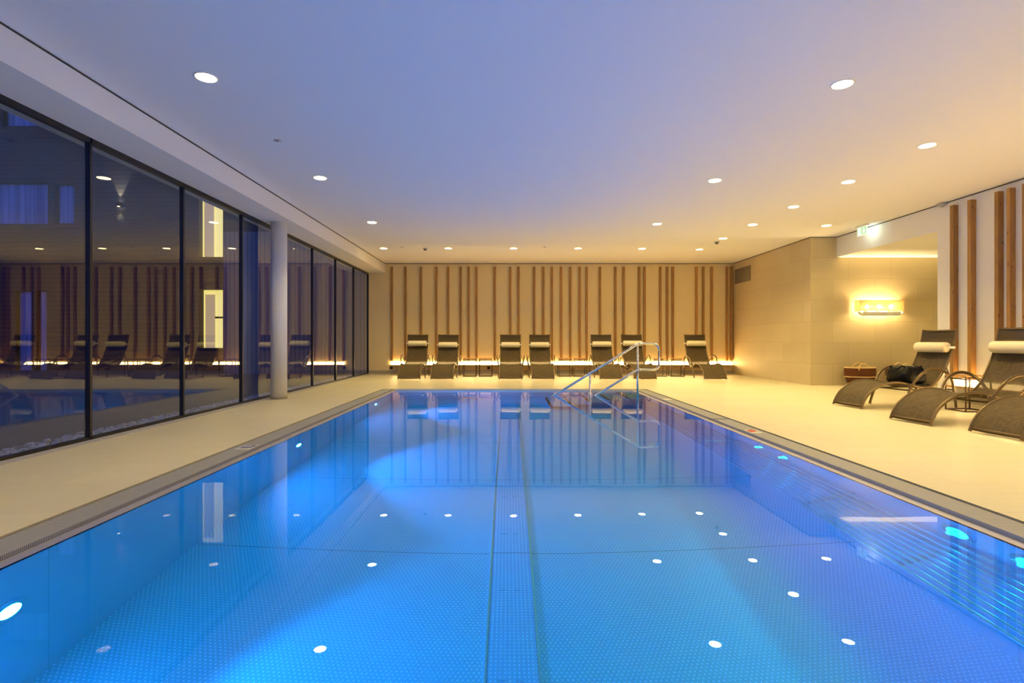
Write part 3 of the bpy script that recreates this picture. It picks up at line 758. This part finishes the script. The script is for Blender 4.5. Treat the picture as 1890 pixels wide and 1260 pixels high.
# ------------------------------------------------------------------ outside
struct(MB().box(-30, XG-.1, YN-4, 19, -.12, -.05).build('ground', plain('dark paving', (.10, .10, .10), .8, scale=4, var=.2)))
# gravel strip
t = NT('grey gravel'); t.base(t.ramp(t.noise(t.pos(), 9, 2), [(.3, (.35, .35, .36)), (.7, (.75, .75, .76))])).p(.8)
gv = MB(); rnd = random.Random(3)
ico = bmesh.new(); bmesh.ops.create_icosphere(ico, subdivisions=1, radius=1); iv = [v.co.copy() for v in ico.verts]; ifc = [[v.index for v in f.verts] for f in ico.faces]; ico.free()
for k in range(5200):
    y = 2.0 + (13.2*(rnd.random()**1.25)); x = XG-.08-rnd.random()*.42; s_ = rnd.uniform(.012, .028)
    R_ = Matrix.Rotation(rnd.random()*6.28, 3, 'Z') @ Matrix.Rotation(rnd.random(), 3, 'X')
    c_ = Vector((x, y, -.05+s_*.6+rnd.random()*.02))
    gv.add([c_ + R_ @ Vector((v.x*s_*1.3, v.y*s_, v.z*s_*.7)) for v in iv], ifc, True)
o = gv.build('gravel', t.m); tag(o, 'strip of grey gravel outside along the foot of the glazing', 'gravel', kind='stuff')
# neighbouring building
def fx(px): return (px-937)*.018
def fz(py): return .95+(628-py)*.018
nb = empty('neighbouring_building', (-16, 18, -.05)); tag(nb, 'dark timber-clad building seen through the glazing at dusk', 'building')
t = NT('dark horizontal siding'); q = t.n('ShaderNodeSeparateXYZ'); t.l(t.pos(), q.inputs[0])
sd = t.math('FRACT', t.math('DIVIDE', q.outputs[2], .15)); t.base(t.mix(t.math('LESS_THAN', sd, .12), (.05, .05, .075), (.012, .012, .02))).p(.7); t.bump(sd, .8, .03); M['siding'] = t.m
wins = [(0-60, 88, 336, 415), (101, 137, 338, 414), (5, 92, 180, 234), (-60, -8, 180, 234), (28, 58, 535, 690), (66, 86, 535, 690)]
lit = [(366, 411, 360, 474), (368, 411, 534, 642)]
fac = MB(); XA, XB, ZA, ZB = -30, -4.0, -.05, 9.5
# facade as boards around openings: columns split
ops = sorted([(fx(a), fx(b), fz(d), fz(c)) for a, b, c, d in wins+lit])
xs = sorted(set([XA, XB]+[v for o_ in ops for v in o_[:2]]))
for xa, xb in zip(xs, xs[1:]):
    if xb-xa < 1e-4: continue
    m_ = (xa+xb)/2; hol = sorted([(o_[2], o_[3]) for o_ in ops if o_[0] < m_ < o_[1]]); z_ = ZA
    for h0, h1 in hol:
        if h0 > z_: fac.box(xa, xb, 18, 18.3, z_, h0)
        z_ = max(z_, h1)
    fac.box(xa, xb, 18, 18.3, z_, ZB)
fac.build('facade', M['siding'], nb, True)
t = NT('curtained window'); q = t.n('ShaderNodeSeparateXYZ'); t.l(t.pos(), q.inputs[0]); n_ = t.noise(t.scaled(t.pos(), (9, 1, .3)), 1, 3)
t.base(t.ramp(n_, [(.35, (.30, .34, .50)), (.65, (.66, .70, .90))])).p(.08, 0, IOR=1.6); M['curtain'] = t.m
for (a, b, c, d) in wins:
    x0, x1, z0, z1 = fx(a), fx(b), fz(d), fz(c)
    wf = MB(); e = .05
    wf.box(x0, x0+e, 18.05, 18.12, z0, z1).box(x1-e, x1, 18.05, 18.12, z0, z1).box(x0, x1, 18.05, 18.12, z0, z0+e).box(x0, x1, 18.05, 18.12, z1-e, z1)
    wf = wf.build('window_frame', M['black'], nb, True)
    p_ = MB().box(x0, x1, 18.13, 18.15, z0, z1).build('curtained_pane', M['curtain'], wf); p_.location = -Vector(nb.location)
M['yellow'] = emit('lit stair window', (1, .80, .20), 1.1); M['yellow2'] = emit('lit stair wall', (.75, .5, .14), .6)
for (a, b, c, d) in lit:
    x0, x1, z0, z1 = fx(a), fx(b), fz(d), fz(c)
    p_ = MB().box(x0, x1, 18.25, 18.3, z0, z1).build('lit_window', M['yellow'], nb, True)
    k = MB().box(x0+.08, x0+.40, 18.2, 18.25, z0, z1-.15).build('lit_door', M['yellow2'], p_); k.location = -Vector(nb.location)
    if z0 < 2: 
        k = MB().box(x0+.4, x1, 18.2, 18.24, 1.72-.03, 1.72+.03).build('stair_bar', M['black'], p_); k.location = -Vector(nb.location)
# neighbouring wing with vertical boards, closer
t = NT('vertical board cladding'); q = t.n('ShaderNodeSeparateXYZ'); t.l(t.pos(), q.inputs[0])
sd = t.math('FRACT', t.math('DIVIDE', q.outputs[0], .13)); t.base(t.mix(t.math('LESS_THAN', sd, .14), (.34, .33, .32), (.12, .11, .11))).p(.7); t.bump(sd, .6, .02)
wg = MB().box(-8.5, -4.05, 16.2, 16.5, -.05, 4.2).build('garden_wall', t.m); tag(wg, 'pale vertical board wall outside beyond the glazing', 'wall')
# up and down wall lamp on the facade
ol = empty('outdoor_wall_lamp', (fx(222), 18, fz(378))); tag(ol, 'small lamp shining up and down the dark siding outside', 'wall lamp')
MB().bbox(-.06, .06, -.16, -.02, -.07, .07, .006).build('housing', M['black'], ol); MB().box(-.03, .03, -.03, .0, -.03, .03).build('bracket', M['black'], ol)
for sg_ in (-1, 1):
    MB().cyl((0, -.09, .070 if sg_ > 0 else -.074), .035, .004, 16).build('lens', emit('lamp lens', (1, .8, .4), 30), ol)
    L = bpy.data.lights.new('lamp_beam', 'SPOT'); L.energy = 60; L.color = (1, .8, .4); L.spot_size = math.radians(50); L.spot_blend = .4; L.shadow_soft_size = .02
    lo = bpy.data.objects.new('lamp_beam', L); COL.objects.link(lo); lo.parent = ol; lo.location = (0, -.09, sg_*.09); lo.rotation_euler = (PI if sg_ > 0 else 0, 0, 0)
